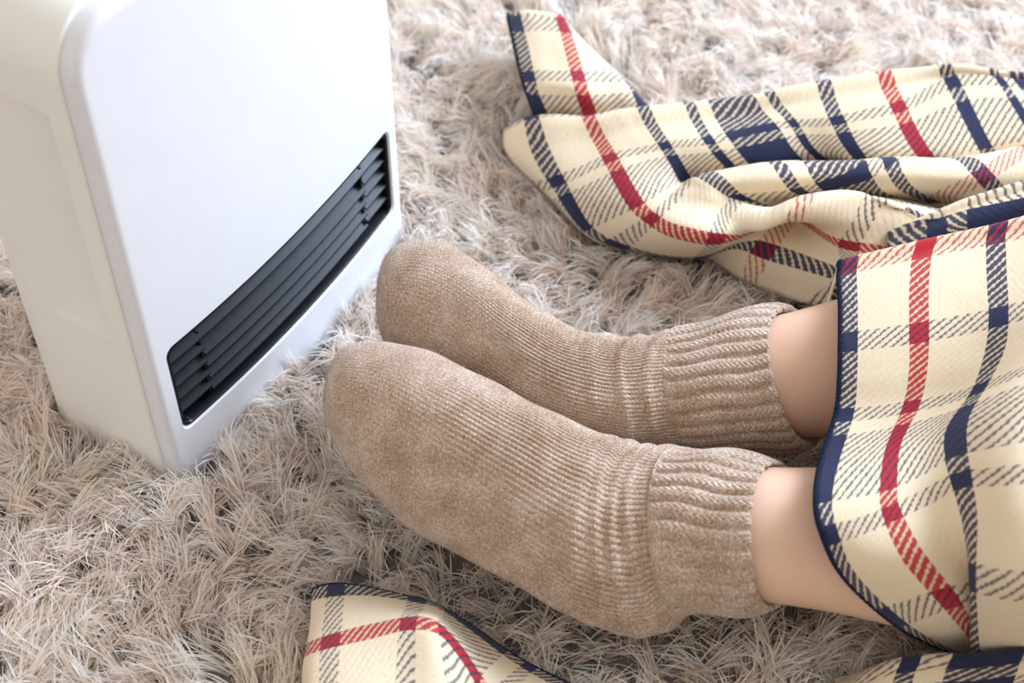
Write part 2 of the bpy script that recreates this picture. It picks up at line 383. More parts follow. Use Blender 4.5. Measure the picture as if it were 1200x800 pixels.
# rows: upper outline, lower outline, centre height, half depth, lean
NEAR = [(381.5, 455, 380.5, 468, .088, .004, 0), (384, 436, 380.5, 484, .087, .016, 0), (394, 415, 386, 505, .085, .026, 0), (415, 402, 401, 533, .082, .033, 0), (452, 400, 427, 566, .078, .037, -4),
        (493, 409, 465, 604, .074, .039, -8), (535, 427, 513, 635, .070, .041, -12), (580, 450, 563, 659, .066, .043, -14), (625, 473, 613, 687, .062, .044, -16), (665, 492, 660, 713, .057, .044, -20),
        (697, 505, 705, 733, .053, .043, -24), (722, 515, 748, 743, .050, .041, -28), (742, 521, 785, 738, .049, .040, -32), (762, 524, 806, 723, .050, .040, -34), (790, 526, 823, 714, .052, .041, -34), (830, 530, 842, 708, .054, .041, -32)]
FAR = [(441.5, 343, 441, 356, .080, .004, 0), (443, 325, 442, 372, .080, .016, 0), (450, 303, 447, 393, .079, .027, 0), (466, 287, 458, 413, .077, .034, 0), (493, 280, 485, 433, .074, .038, -4),
       (522, 286, 520, 452, .071, .040, -6), (552, 302, 560, 472, .068, .041, -8), (588, 331, 600, 490, .065, .042, -10), (627, 359, 640, 505, .062, .042, -12), (662, 379, 680, 517, .058, .041, -12),
       (692, 389, 715, 524, .055, .040, -13), (722, 394, 745, 528, .053, .040, -14), (752, 394, 772, 530, .052, .040, -14), (785, 389, 800, 530, .052, .040, -14), (820, 381, 830, 528, .053, .040, -14)]
NEAR_C = [(787, 523, 806, 717, .052, .041, -36), (792, 524, 812, 717, .052, .0425, -38), (815, 527, 832, 717, .053, .044, -38), (845, 529, 862, 717, .055, .045, -36), (875, 533, 890, 717, .057, .045, -34), (900, 539, 908, 714, .059, .045, -32),
          (906, 542, 913, 711, .0595, .0445, -31), (905, 545, 911, 707, .0595, .042, -31), (896, 548, 903, 703, .059, .040, -31)]
FAR_C = [(782, 388, 804, 527, .052, .040, -15), (788, 387, 812, 529, .052, .0415, -16), (815, 379, 842, 531, .053, .043, -18), (850, 369, 884, 530, .055, .0435, -22), (885, 361, 925, 528, .058, .0435, -26), (910, 358, 948, 524, .060, .043, -28),
         (917, 360, 953, 521, .0605, .0425, -28), (917, 364, 951, 516, .0605, .040, -28), (908, 368, 942, 510, .060, .038, -28)]
def sock_disp(seed, creases):
    r = np.random.default_rng(seed)
    ph = r.uniform(0, 6.28, 8)
    def d(t, th, ff):
        n = 96; wv = np.abs(np.sin(th * n / 2)) ** 0.7 - 0.6
        amp = 0.00035 + 0.0014 * np.clip((t - 0.30) / 0.30, 0, 1)
        amp = amp * (0.75 + 0.25 * np.sin(th * 3 + t * 9 + ph[0]))
        o = amp * wv * np.clip(t / 0.05, 0, 1)
        for c, wd, h, sl, q in creases:
            cc = c + sl * np.cos(th + q) + 0.008 * np.sin(th * 3 + q * 2)
            o = o + h * np.exp(-((t - cc) / wd) ** 2) * (0.6 + 0.4 * np.sin(th * 1.0 + q))
        o = o + 0.0010 * np.sin(th * 2 + t * 14 + ph[1]) * np.sin(t * 21 + ph[2]) * np.clip(t / 0.1, 0, 1)
        return o
    return d
def cuff_disp(seed, nr):
    r = np.random.default_rng(seed); ph = r.uniform(0, 6.28, 6)
    def d(t, th, ff):
        tw = th + 0.035 * np.sin(t * 5 + ph[0]) * np.sin(th * 2 + ph[2]) + 0.012 * np.sin(t * 11 + ph[1] + th * 3)
        rb = np.abs(np.sin(tw * nr / 2)) ** 0.6 - 0.45
        fine = np.abs(np.sin(tw * nr * 2 / 2 * 1.0 + math.pi / 2)) ** .5
        fade = np.clip(t / 0.06, 0, 1) * (1 - 0.5 * np.clip((t - 0.85) / 0.15, 0, 1))
        return (0.0028 * rb - 0.0004 * fine) * fade + 0.0012 * np.sin(th * 2 + t * 8 + ph[3]) * fade
    return d
def fuzz(P, n, length, width, seed, col_uv=None):
    """fine loose fibres standing off a knitted or napped surface; P is the (n,m,3) grid"""
    r = np.random.default_rng(seed); a, b_ = P.shape[:2]
    fi, fj = r.uniform(0, a - 1.001, n), r.uniform(0, b_ - 1.001, n); i, j = fi.astype(int), fj.astype(int)
    u, v = (fi - i)[:, None], (fj - j)[:, None]
    p = P[i, j] * (1 - u) * (1 - v) + P[i + 1, j] * u * (1 - v) + P[i, j + 1] * (1 - u) * v + P[i + 1, j + 1] * u * v
    nn = np.cross(P[i, j + 1] - P[i, j], P[i + 1, j] - P[i, j]); nn /= np.maximum(np.linalg.norm(nn, axis=1, keepdims=True), 1e-9)
    nn *= np.sign((nn * (CAM - p)).sum(1, keepdims=True))
    d = nn + r.normal(0, .75, (n, 3)); d /= np.linalg.norm(d, axis=1, keepdims=True)
    s_ = np.cross(d, r.normal(0, 1, (n, 3))); s_ /= np.maximum(np.linalg.norm(s_, axis=1, keepdims=True), 1e-9)
    L = length * r.uniform(.4, 1.2, n)[:, None]; V = np.stack([p - s_ * width / 2, p + s_ * width / 2, p + d * L], 1).reshape(-1, 3)
    me = bpy.data.meshes.new('fuzz'); me.from_pydata(V.tolist(), [], np.arange(n * 3).reshape(-1, 3).tolist())
    if col_uv is not None:
        q = col_uv[i, j] * (1 - u) * (1 - v) + col_uv[i + 1, j] * u * (1 - v) + col_uv[i, j + 1] * (1 - u) * v + col_uv[i + 1, j + 1] * u * v
        Lr = me.uv_layers.new(name='UVMap'); Lr.data.foreach_set('uv', np.repeat(q, 3, 0).reshape(-1).astype(np.float32))
    return me
HIPS = np.array([0.86, 0.60, 0.13])
person = empty('person', Vector((0.12, 0.52, 0)))
tag(person, 'person lying with bare shins under the blanket, feet in oatmeal knitted wool socks', 'person')
def world_child(o): o.matrix_parent_inverse = Matrix.Translation(-Vector(person.location)); return o
CEIL = []                                              # surfaces that press the pile down
for S, SCF, seed, cr in ((NEAR, NEAR_C, 3, [(.74, .018, .0012, .035, 0.4), (.80, .014, .0017, .030, 0.8), (.845, .013, .0022, .035, 0.6), (.895, .015, .0022, .03, 1.0)]),
                         (FAR, FAR_C, 5, [(.74, .020, .0014, .03, 1.3), (.82, .013, .0022, .02, 1.0), (.89, .015, .0016, .02, 0.7)])):
    P, uv = loft(S, 230, 672, sock_disp(seed, cr), ease=0.35)
    sk = world_child(link('sock', grid_mesh('sock', P, uv, True), M_WOOL, person)); CEIL.append(P[::2, ::5])
    fz = link('fuzz', fuzz(P, 26000, .0024, .00016, seed, uv), M_WOOL); fz.parent = sk; fz['kind'] = 'stuff'
    P, uv = loft(SCF, 120, 420, cuff_disp(seed, 28), wales=56)
    c = link('cuff', grid_mesh('cuff', P, uv, True), M_CUFF); c.parent = sk; CEIL.append(P[::2, ::5])
    c.matrix_parent_inverse = Matrix.Identity(4)
# body: both legs and the hips under the blanket, fused into one skin
NEAR_L = [(742, 560, 770, 690, .052, .030, -20), (800, 556, 812, 692, .053, .034, -25), (870, 547, 885, 702, .056, .039, -27), (915, 548, 930, 707, .059, .039, -26), (985, 549, 1000, 719, .058, .041, -22), (1060, 560, 1072, 735, .056, .043, -14), (1140, 572, 1150, 738, .054, .042, -8), (1230, 566, 1236, 740, .058, .045, -8), (1330, 548, 1332, 738, .08, .048, -10)]
FAR_L = [(722, 420, 745, 510, .053, .030, -10), (800, 404, 815, 515, .054, .033, -14), (880, 375, 905, 514, .057, .038, -21), (925, 366, 950, 512, .060, .038, -20), (985, 349, 1010, 512, .064, .040, -18), (1060, 330, 1080, 510, .070, .044, -16), (1140, 312, 1155, 505, .080, .048, -14), (1230, 295, 1240, 490, .095, .050, -14), (1330, 275, 1336, 465, .115, .048, -14)]
bm = bmesh.new()
def add_tube(P):
    R = [[bm.verts.new(p) for p in row] for row in P]
    for a, b in zip(R, R[1:]):
        for k in range(len(a)): bm.faces.new((a[k], a[(k + 1) % len(a)], b[(k + 1) % len(a)], b[k]))
    bm.faces.new(R[0][::-1]); bm.faces.new(R[-1])
def ring(c, d, r, n=28):
    d = d / np.linalg.norm(d); x = np.cross(d, [0, 0, 1]); x /= np.linalg.norm(x); y = np.cross(x, d)
    return np.array([c + r * (x * math.cos(a) + y * math.sin(a)) for a in np.linspace(0, 2 * math.pi, n, endpoint=False)])
for SL, knee, hip in ((NEAR_L, np.array([0.52, 0.45, 0.12]), HIPS + [0, -.08, 0]), (FAR_L, np.array([0.52, 0.72, 0.17]), HIPS + [0, .08, 0])):
    P, _ = loft(SL, 60, 48); add_tube(P)
    cl = P[-1].mean(0); pts = np.array([cl + (cl - P[-8].mean(0)), cl, knee, (knee + hip) / 2 + [0, 0, 0.005], hip, hip + [.08, 0, 0]])[1:]
    rad = [.049, .056, .068, .080, .085]
    f = np.linspace(0, len(pts) - 1, 30); cc = crom(pts, f); rr = crom(np.array(rad)[:, None], f)[:, 0]; dd = np.gradient(cc, axis=0)
    add_tube([ring(c, d, r) for c, d, r in zip(cc, dd, rr)])
pel = bmesh.ops.create_uvsphere(bm, u_segments=32, v_segments=20, radius=1, matrix=Matrix.Translation(Vector(HIPS) + Vector((0.06, 0, 0))) @ Matrix.Diagonal((.13, .175, .11, 1)))
bmesh.ops.recalc_face_normals(bm, faces=bm.faces)
me = bpy.data.meshes.new('body'); bm.to_mesh(me); bm.free()
b = world_child(link('body', me, M_SKIN, person))
rm = b.modifiers.new('one_skin', 'REMESH'); rm.mode = 'VOXEL'; rm.voxel_size = 0.004; rm.use_smooth_shade = True
sm = b.modifiers.new('smooth', 'SMOOTH'); sm.factor = 0.5; sm.iterations = 6

# ------------------------------------------------------------------ blanket
blanket = empty('plaid_blanket', Vector((0.3, 0.6, 0)))
tag(blanket, 'cream fleece blanket with navy and red plaid draped over the shins and rug', 'blanket')
def bchild(o): o.matrix_parent_inverse = Matrix.Translation(-Vector(blanket.location)); return o
def patch(name, W, UVc, sr=7, scx=7, hem=None, thick=0.0036, wrinkle=0.0008, seed=1):
    """W: control net (rows, cols, 3) of world points; UVc: (rows, cols, 2) cloth coordinates in cm"""
    A = np.concatenate([np.array(W, float), np.array(UVc, float)], 2)
    nr, nc = A.shape[:2]
    fr = np.linspace(0, nr - 1, (nr - 1) * sr + 1); fc = np.linspace(0, nc - 1, (nc - 1) * scx + 1)
    B = crom(A, fr); B = crom(B.transpose(1, 0, 2), fc).transpose(1, 0, 2)
    P, uv = B[:, :, :3].copy(), B[:, :, 3:]
    r = np.random.default_rng(seed)
    Nn = np.cross(np.gradient(P, axis=0), np.gradient(P, axis=1)); Nn /= np.maximum(np.linalg.norm(Nn, axis=2, keepdims=True), 1e-9)
    q = np.zeros(P.shape[:2])
    for _ in range(5):
        k = r.normal(0, 0.55, 2); q += np.sin(uv[:, :, 0] * k[0] + uv[:, :, 1] * k[1] + r.uniform(0, 6.28))
    P += Nn * (q * wrinkle / 2)[:, :, None]
    o = bchild(link(name, grid_mesh(name, P, uv), M_TARTAN, blanket))
    so = o.modifiers.new('thickness', 'SOLIDIFY'); so.thickness = thick; so.offset = 0
    CEIL.append(P)
    fz = link('nap', fuzz(P, 26000, .0016, .00018, seed, uv), M_TARTAN); fz.parent = o; fz['kind'] = 'stuff'
    if hem is not None:
        line = P[sr:, 0] if hem == 'c0' else P[:, -1] if hem == 'c1' else P[0] if hem == 'r0' else P[-1]
        # overlocked edge: a thin round cord along the border
        f = np.linspace(0, len(line) - 1, len(line) * 4); cc = crom(line, f); dd = np.gradient(cc, axis=0)
        rr = 0.0021 * (1 + 0.08 * np.sin(np.arange(len(cc)) * 1.9))
        G = np.array([ring(c, d, rad_, 10) for c, d, rad_ in zip(cc, dd, rr)])
        h = link('hem', grid_mesh('hem', G, None, True), M_HEM); h.parent = o
    return o
def net(rows):          # rows of (x, y, z)
    return np.array([[at(*p) for p in r] for r in rows])
def backrow(r, dy=0.02, z=-0.012, dx=0.0): q = r.copy(); q[:, 1] += dy; q[:, 0] += dx; q[:, 2] = np.minimum(z, q[:, 2] - 0.004); return q

# (1) the cover over the shins
bu = [-4.95, -2.2, 0, 2.2, 4.4, 8, 11]; bv_ = [-.8, .4, 2.2, 4.4, 6.4, 8.4, 11, 12.4, 13.6, 15.5, 17.6, 19.5, 21.5, 24]
brow = [[(984, 313, .100), (1035, 300, .106), (1085, 287, .112), (1128, 277, .117), (1166, 268, .122), (1240, 250, .135), (1300, 238, .145)],
        [(984, 325, .107), (1033, 313, .113), (1080, 302, .119), (1125, 292, .124), (1166, 284, .130), (1240, 268, .143), (1300, 255, .152)],
        [(986, 360, .113), (1033, 352, .120), (1076, 343, .125), (1122, 335, .130), (1168, 328, .136), (1240, 312, .149), (1300, 300, .158)],
        [(986, 405, .115), (1033, 398, .121), (1076, 391, .126), (1124, 382, .131), (1170, 372, .138), (1240, 355, .150), (1300, 342, .160)],
        [(985, 445, .111), (1032, 440, .116), (1075, 433, .120), (1118, 425, .125), (1165, 412, .132), (1240, 392, .148), (1300, 378, .158)],
        [(980, 488, .105), (1028, 484, .108), (1066, 477, .111), (1110, 468, .115), (1148, 456, .123), (1210, 432, .142), (1290, 410, .155)],
        [(962, 545, .106), (1012, 535, .107), (1045, 525, .108), (1085, 512, .110), (1120, 500, .118), (1190, 478, .146), (1280, 455, .158)],
        [(957, 592, .112), (1000, 584, .114), (1040, 574, .114), (1080, 556, .112), (1119, 534, .122), (1188, 520, .153), (1280, 505, .163)],
        [(965, 628, .109), (1005, 618, .112), (1043, 602, .113), (1084, 582, .111), (1126, 562, .126), (1185, 557, .154), (1280, 545, .164)],
        [(990, 676, .090), (1025, 664, .102), (1066, 650, .108), (1114, 630, .107), (1137, 612, .125), (1188, 614, .150), (1280, 605, .160)],
        [(1038, 722, .060), (1070, 713, .072), (1108, 700, .086), (1152, 690, .082), (1139, 674, .108), (1190, 683, .132), (1280, 680, .142)],
        [(1085, 750, .024), (1105, 741, .042), (1130, 730, .054), (1158, 724, .054), (1140, 725, .070), (1190, 730, .090), (1280, 732, .10)],
        [(1138, 770, .003), (1146, 766, .007), (1152, 762, .01), (1162, 760, .01), (1142, 764, .030), (1195, 762, .040), (1285, 772, .05)],
        [(1150, 773, -.012), (1156, 770, -.012), (1162, 768, -.012), (1168, 766, -.012), (1152, 776, .0), (1200, 786, .0), (1290, 800, 0)]]
W = net(brow); W = np.concatenate([backrow(W[:1][0], 0.012, 0.03)[None], W], 0)
vv = np.array([-5.0] + bv_)
UVb = np.zeros(W.shape[:2] + (2,)); UVb[:, :, 0] = np.array(bu)[None, :]; UVb[:, :, 1] = vv[:, None]
UVb[:7, 5, 0] = 7.7; UVb[:7, 6, 0] = 10.6; UVb[7:, 5, 0] = 6.7; UVb[7:, 6, 0] = 10.4
for ddx, du, dz in ((.08, 8, .028), (.17, 17, .045), (.30, 30, .02), (.44, 44, -.01)):       # on over the knees and thighs
    e_ = W[:, 6:7].copy(); lift = np.clip(e_[:, :, 2] / .15, 0, 1.1); e_[:, :, 0] += ddx; e_[:, :, 2] += dz * lift + (0.01 * lift)
    W = np.concatenate([W, e_], 1); q = UVb[:, 6:7].copy(); q[:, :, 0] += du; UVb = np.concatenate([UVb, q], 1)
patch('shin_cover', W, UVb, 8, 8, hem='c0', seed=4)

# (2) the folds spread on the rug beside the far leg; every node: x, y, height, v
au = [-6.2, -4.4, 0, 2.2, 4.4, 8.4, 11, 13.6, 17.6, 22, 26.4, 31, 37]
acol = [
 [(591, 152, .008, 4.4), (596, 178, .002, 6.4), (630, 214, .000, 8.4), (664, 250, -.002, 11), (690, 274, -.004, 12.6), (715, 286, -.006, 13.6), (770, 286, -.008, 15), (820, 296, -.008, 17.6), (858, 318, .000, 20.5), (885, 332, .000, 22.5), (945, 354, .0, 26), (1010, 360, .0, 29)],
 [(622, 138, .032, 4.4), (636, 178, .030, 6.4), (653, 212, .027, 8.4), (673, 246, .020, 11), (693, 270, .010, 12.6), (722, 285, .006, 13.6), (768, 297, .002, 15), (822, 301, .006, 17.6), (866, 284, .028, 20.5), (905, 296, .028, 22.5), (985, 320, .026, 26), (1040, 338, .02, 29)],
 [(686, 138, .044, 4.4), (702, 164, .044, 6.4), (714, 185, .043, 8.4), (733, 222, .040, 11), (750, 246, .040, 12.6), (764, 257, .041, 13.6), (787, 270, .043, 15), (838, 280, .047, 17.6), (884, 272, .050, 20.5), (926, 257, .050, 22), (986, 285, .042, 26), (1045, 302, .034, 29)],
 [(717, 133, .048, 4.4), (733, 157, .048, 6.4), (748, 178, .046, 8.4), (765, 205, .042, 11), (779, 226, .042, 12.6), (788, 235, .045, 13.6), (812, 243, .046, 15), (848, 254, .046, 17.6), (893, 254, .060, 20), (943, 232, .070, 22), (1012, 238, .062, 26), (1065, 270, .048, 29)],
 [(750, 129, .050, 4.4), (764, 150, .050, 6.4), (779, 172, .048, 8.4), (794, 196, .040, 11), (806, 213, .028, 12.6), (824, 205, .050, 14), (842, 215, .055, 15.6), (866, 231, .046, 17.6), (905, 245, .034, 19.5), (950, 242, .030, 21.5), (1034, 237, .060, 26.4), (1085, 262, .050, 29)],
 [(803, 124, .050, 5.0), (816, 146, .050, 6.8), (830, 168, .050, 8.6), (850, 190, .040, 11), (872, 203, .028, 12.6), (905, 194, .055, 15), (920, 208, .060, 16), (936, 224, .050, 17.6), (968, 230, .032, 19.5), (1004, 230, .028, 21.5), (1068, 240, .045, 26.4), (1120, 264, .045, 29)],
 [(855, 117, .052, 5.2), (870, 138, .052, 6.9), (884, 158, .051, 8.8), (905, 186, .040, 11), (930, 198, .028, 12.8), (975, 189, .058, 16), (985, 204, .062, 17), (1000, 221, .050, 18.8), (1030, 230, .032, 20.5), (1058, 236, .028, 22.5), (1098, 247, .040, 26), (1150, 268, .04, 29)],
 [(897, 112, .055, 5.3), (913, 128, .055, 6.8), (930, 147, .053, 8.5), (952, 177, .044, 11.4), (988, 194, .028, 13), (1036, 189, .058, 17.2), (1046, 203, .062, 18.6), (1064, 221, .052, 20.4), (1090, 234, .034, 21.6), (1112, 240, .030, 23), (1140, 252, .038, 26), (1190, 270, .04, 29)],
 [(960, 97, .060, 5.4), (970, 119, .060, 6.9), (980, 144, .057, 8.5), (1004, 181, .046, 12), (1045, 197, .028, 14.5), (1122, 187, .058, 19.6), (1150, 207, .062, 22), (1172, 226, .050, 24), (1185, 236, .036, 25.5), (1200, 244, .032, 26.5), (1220, 256, .034, 28), (1250, 270, .04, 30)],
 [(1030, 89, .062, 5.5), (1041, 108, .062, 7.0), (1052, 127, .060, 8.5), (1083, 183, .046, 12.2), (1120, 194, .028, 15), (1200, 174, .058, 21.4), (1225, 194, .062, 23.6), (1245, 215, .050, 26), (1255, 228, .036, 27), (1265, 240, .032, 28), (1280, 252, .03, 29), (1310, 268, .04, 31)],
 [(1103, 82, .064, 6.6), (1110, 90, .064, 7.6), (1116, 98, .063, 8.5), (1152, 172, .046, 12.3), (1180, 186, .028, 15), (1265, 160, .058, 22), (1290, 182, .062, 24), (1305, 205, .050, 26), (1315, 220, .036, 27), (1325, 232, .03, 28), (1340, 245, .03, 29), (1370, 262, .03, 31)],
 [(1166, 88, .060, 7.4), (1174, 93, .060, 8.0), (1182, 100, .06, 8.6), (1222, 160, .046, 12.4), (1250, 178, .028, 15), (1330, 150, .055, 22), (1355, 175, .058, 24), (1370, 195, .048, 26), (1380, 212, .036, 27), (1390, 226, .03, 28), (1405, 240, .03, 29), (1430, 258, .03, 31)],
 [(1250, 95, .050, 7.4), (1262, 102, .050, 8.0), (1272, 112, .05, 8.6), (1305, 155, .04, 12.4), (1335, 170, .025, 15), (1410, 145, .045, 22), (1430, 168, .048, 24), (1445, 190, .04, 26), (1455, 206, .03, 27), (1465, 220, .025, 28), (1480, 234, .02, 29), (1500, 252, .02, 31)]]
acol[2][8:11] = [(884, 269, .046, 20.5), (926, 252, .040, 22), (986, 285, .042, 26)]
acol[3][8:11] = [(889, 268, .064, 20.3), (928, 258, .068, 22), (1000, 258, .058, 26)]
mid_ = [tuple((np.array(p) + np.array(q)) / 2) for p, q in zip(acol[3], acol[4])]          # one more column: the crest of the front fold
mid_[8:11] = [(899, 249, .064, 20), (945, 231, .076, 22), (1014, 230, .068, 26)]
acol.insert(4, mid_); au.insert(4, 3.3)
A4 = np.array(acol).transpose(1, 0, 2)
W = net(A4[:, :, :3]); UVa = np.zeros(W.shape[:2] + (2,)); UVa[:, :, 0] = np.array(au)[None, :]; UVa[:, :, 1] = A4[:, :, 3]
W = np.concatenate([backrow(W[0], 0.018)[None], W, (W[-1] + [0, -0.01, -0.03])[None]], 0)
UVa = np.concatenate([(UVa[0] - [0, 4])[None], UVa, (UVa[-1] + [0, 3])[None]], 0)
patch('rug_fold', W, UVa, 9, 8, seed=8)
# turned-up corner behind it
fcol = [[(596, 17, .030, -5.0, -18.4), (598, 30, .034, -5.0, -17.6), (612, 90, .042, -5.0, -13.6), (618, 110, .040, -5.0, -12.4), (627, 132, .026, -5.0, -11), (632, 148, .006, -5, -9.5)],
        [(624, 15, .036, -2.5, -18.4), (630, 30, .042, -2.5, -17.6), (645, 90, .052, -2.5, -13.6), (650, 110, .048, -2.5, -12.4), (659, 131, .034, -2.5, -11), (664, 148, .010, -2.5, -9.5)],
        [(654, 19, .038, -.1, -18.4), (660, 33, .046, 0, -17.6), (676, 90, .056, 0, -13.6), (682, 111, .052, 0, -12.4), (690, 131, .036, 0, -11), (695, 148, .012, 0, -9.5)],
        [(657, 22, .034, .4, -18.2), (668, 36, .040, .8, -17.4), (703, 82, .050, 2.1, -14.1), (712, 107, .048, 2.2, -12.6), (722, 129, .034, 2.2, -11), (726, 146, .012, 2.2, -9.5)],
        [(659, 25, .028, .7, -18.0), (676, 40, .032, 1.4, -17.0), (729, 95, .038, 4.1, -13.6), (742, 110, .036, 4.4, -12.4), (753, 124, .026, 4.6, -11), (757, 142, .008, 4.6, -9.5)],
        [(659, 30, .000, 2.0, -18.0), (674, 45, .000, 3, -17.0), (727, 102, .000, 5.6, -13.6), (740, 118, .000, 6, -12.4), (752, 132, .000, 6, -11), (757, 148, .000, 6, -9.5)]]
F5 = np.array(fcol).transpose(1, 0, 2); W = net(F5[:, :, :3]); UVf = F5[:, :, 3:]
W = np.concatenate([backrow(W[0], 0.002, 0.020, 0.002)[None], W], 0); UVf = np.concatenate([(UVf[0] - [0, 1.5])[None], UVf], 0)
patch('turned_corner', W, UVf, 8, 8, hem='c0', seed=3)
# ridge between the spread folds and the shin cover
rx = [1040, 1070, 1095, 1128, 1165, 1205, 1260, 1330]; rv = [6.6, 7.6, 8.4, 9.5, 10.8, 12.2, 14, 17]
ry = [276, 262, 251, 237, 226, 214, 198, 180]; rz = [.045, .055, .062, .068, .072, .075, .078, .08]
rows = [[(x, y, z) for x, y, z in zip(rx, ry, rz)], [(x + 1, y + 10, z + .003) for x, y, z in zip(rx, ry, rz)], [(x + 1, y + 26, z) for x, y, z in zip(rx, ry, rz)], [(x + 1, y + 46, z - .012) for x, y, z in zip(rx, ry, rz)], [(x + 1, y + 75, z - .035) for x, y, z in zip(rx, ry, rz)]]
W = net(rows); W = np.concatenate([backrow(W[0], 0.015, 0.0)[None], W], 0); UVr = np.zeros(W.shape[:2] + (2,))
UVr[:, :, 1] = np.array(rv)[None, :]
UVr[:, :, 0] = np.array([16, 13.0, 12.2, 11.2, 8.9, 7])[:, None] - np.array([.9, .6, .4, .2, 0, -.2, -.4, -.6])[None, :]
UVr[:, :, 0] += 0.5
patch('near_ridge', W, UVr, 8, 7, seed=11)
# (3) the corner lying on the rug this side of the near foot
cv_ = [2.2, 2.8, 4.4, 6.4, 8.4, 9.5, 11, 12.4, 13.6, 17.6]; cu_ = [-4.95, -2.5, 0, 3, 6.5]
crow = [[(376, 696, -.008), (372, 692, .006), (395, 687, .018), (432, 690, .018), (487, 703, .018), (516, 714, .016), (556, 740, .012), (592, 765, .008), (622, 782, .006), (690, 815, .004)],
        [(372, 724, -.008), (366, 722, .022), (391, 717, .036), (434, 713, .038), (483, 716, .038), (514, 723, .038), (548, 750, .028), (578, 776, .02), (604, 796, .016), (670, 835, .01)],
        [(368, 762, -.008), (361, 762, .034), (388, 754, .046), (432, 742, .050), (477, 731, .054), (508, 735, .058), (536, 766, .046), (558, 800, .036), (580, 822, .03), (645, 862, .02)],
        [(366, 806, -.008), (360, 806, .042), (386, 804, .054), (428, 802, .058), (472, 797, .058), (516, 800, .062), (545, 838, .052), (566, 860, .045), (585, 880, .04), (645, 910, .03)],
        [(364, 870, -.008), (358, 870, .046), (384, 870, .058), (426, 870, .062), (468, 868, .062), (514, 872, .064), (545, 905, .056), (566, 925, .05), (590, 945, .045), (650, 975, .035)]]
W = net(crow)
for off, uu in (((.035, -.045, -.012), 12), ((.13, -.075, -.02), 20), ((.25, -.075, -.02), 31)):      # on under the near leg's fold
    W = np.concatenate([W, (W[4] + np.array(off))[None]], 0); cu_.append(uu)
UVc = np.zeros(W.shape[:2] + (2,)); UVc[:, :, 0] = np.array(cu_)[:, None]; UVc[:, :, 1] = np.array(cv_)[None, :]
patch('near_corner', W, UVc, 9, 8, hem='r0', seed=21)
# (4) the fold that joins it below the shin cover
dx_ = [985, 1015, 1042, 1065, 1090, 1115, 1150, 1200, 1290, 1400]; dv_ = [5.8, 6.8, 7.5, 8.4, 9.1, 9.6, 10.8, 12.4, 15, 19]
dy_ = [806, 788, 776, 771, 768, 767, 766, 760, 748, 735]; dz_ = [.006, .020, .030, .034, .036, .038, .042, .050, .055, .06]
rows = [[(x, y, z) for x, y, z in zip(dx_, dy_, dz_)], [(x - 6, y + 16, z + .004) for x, y, z in zip(dx_, dy_, dz_)], [(x - 16, y + 45, z + .001) for x, y, z in zip(dx_, dy_, dz_)], [(x - 30, y + 90, z - .004) for x, y, z in zip(dx_, dy_, dz_)], [(x - 45, y + 150, z * .6) for x, y, z in zip(dx_, dy_, dz_)]]
W = net(rows); W = np.concatenate([backrow(W[0], 0.015, -.01)[None], W], 0); UVd = np.zeros(W.shape[:2] + (2,))
UVd[:, :, 0] = np.array(dv_)[None, :]; UVd[:, :, 1] = np.array([-2.5, 0.8, 1.8, 3.4, 6, 9])[:, None] + 10.5
patch('lower_fold', W, UVd, 8, 7, seed=31)

# ------------------------------------------------------------------ shag rug
rug = empty('shag_rug', Vector((0.1, 0.9, ZB)))
tag(rug, 'beige and grey long-pile shag rug under the heater and feet', 'rug')
RX0, RX1, RY0, RY1 = -1.1, 1.3, 0.0, 1.9
bm = bmesh.new(); bmesh.ops.create_cube(bm, size=1, matrix=Matrix.Translation(((RX0 + RX1) / 2 - 0.1, (RY0 + RY1) / 2 - 0.9, -0.002)) @ Matrix.Diagonal((RX1 - RX0, RY1 - RY0, 0.004, 1)))
me = bpy.data.meshes.new('backing'); bm.to_mesh(me); bm.free(); link('backing', me, backing_mat(), rug, smooth=False)
# height map of what presses on the pile
GS = 0.004; gx = int((RX1 - RX0) / GS) + 1; gy = int((RY1 - RY0) / GS) + 1
ceil = np.full((gx, gy), 9.0)
for P in CEIL:
    # densify so that no cell is missed
    q = P.reshape(-1, 3); mids = [q, ((P[1:] + P[:-1]) / 2).reshape(-1, 3), ((P[:, 1:] + P[:, :-1]) / 2).reshape(-1, 3), ((P[1:, 1:] + P[:-1, :-1]) / 2).reshape(-1, 3)]
    q = np.concatenate(mids); i = ((q[:, 0] - RX0) / GS).astype(int); j = ((q[:, 1] - RY0) / GS).astype(int)
    ok = (i >= 0) & (i < gx) & (j >= 0) & (j < gy); np.minimum.at(ceil, (i[ok], j[ok]), q[ok, 2])
def near_min(a):
    b_ = a.copy()
    for s in (1, -1):
        for ax in (0, 1): b_ = np.minimum(b_, np.roll(a, s, ax))
    return b_
ceil = near_min(ceil)
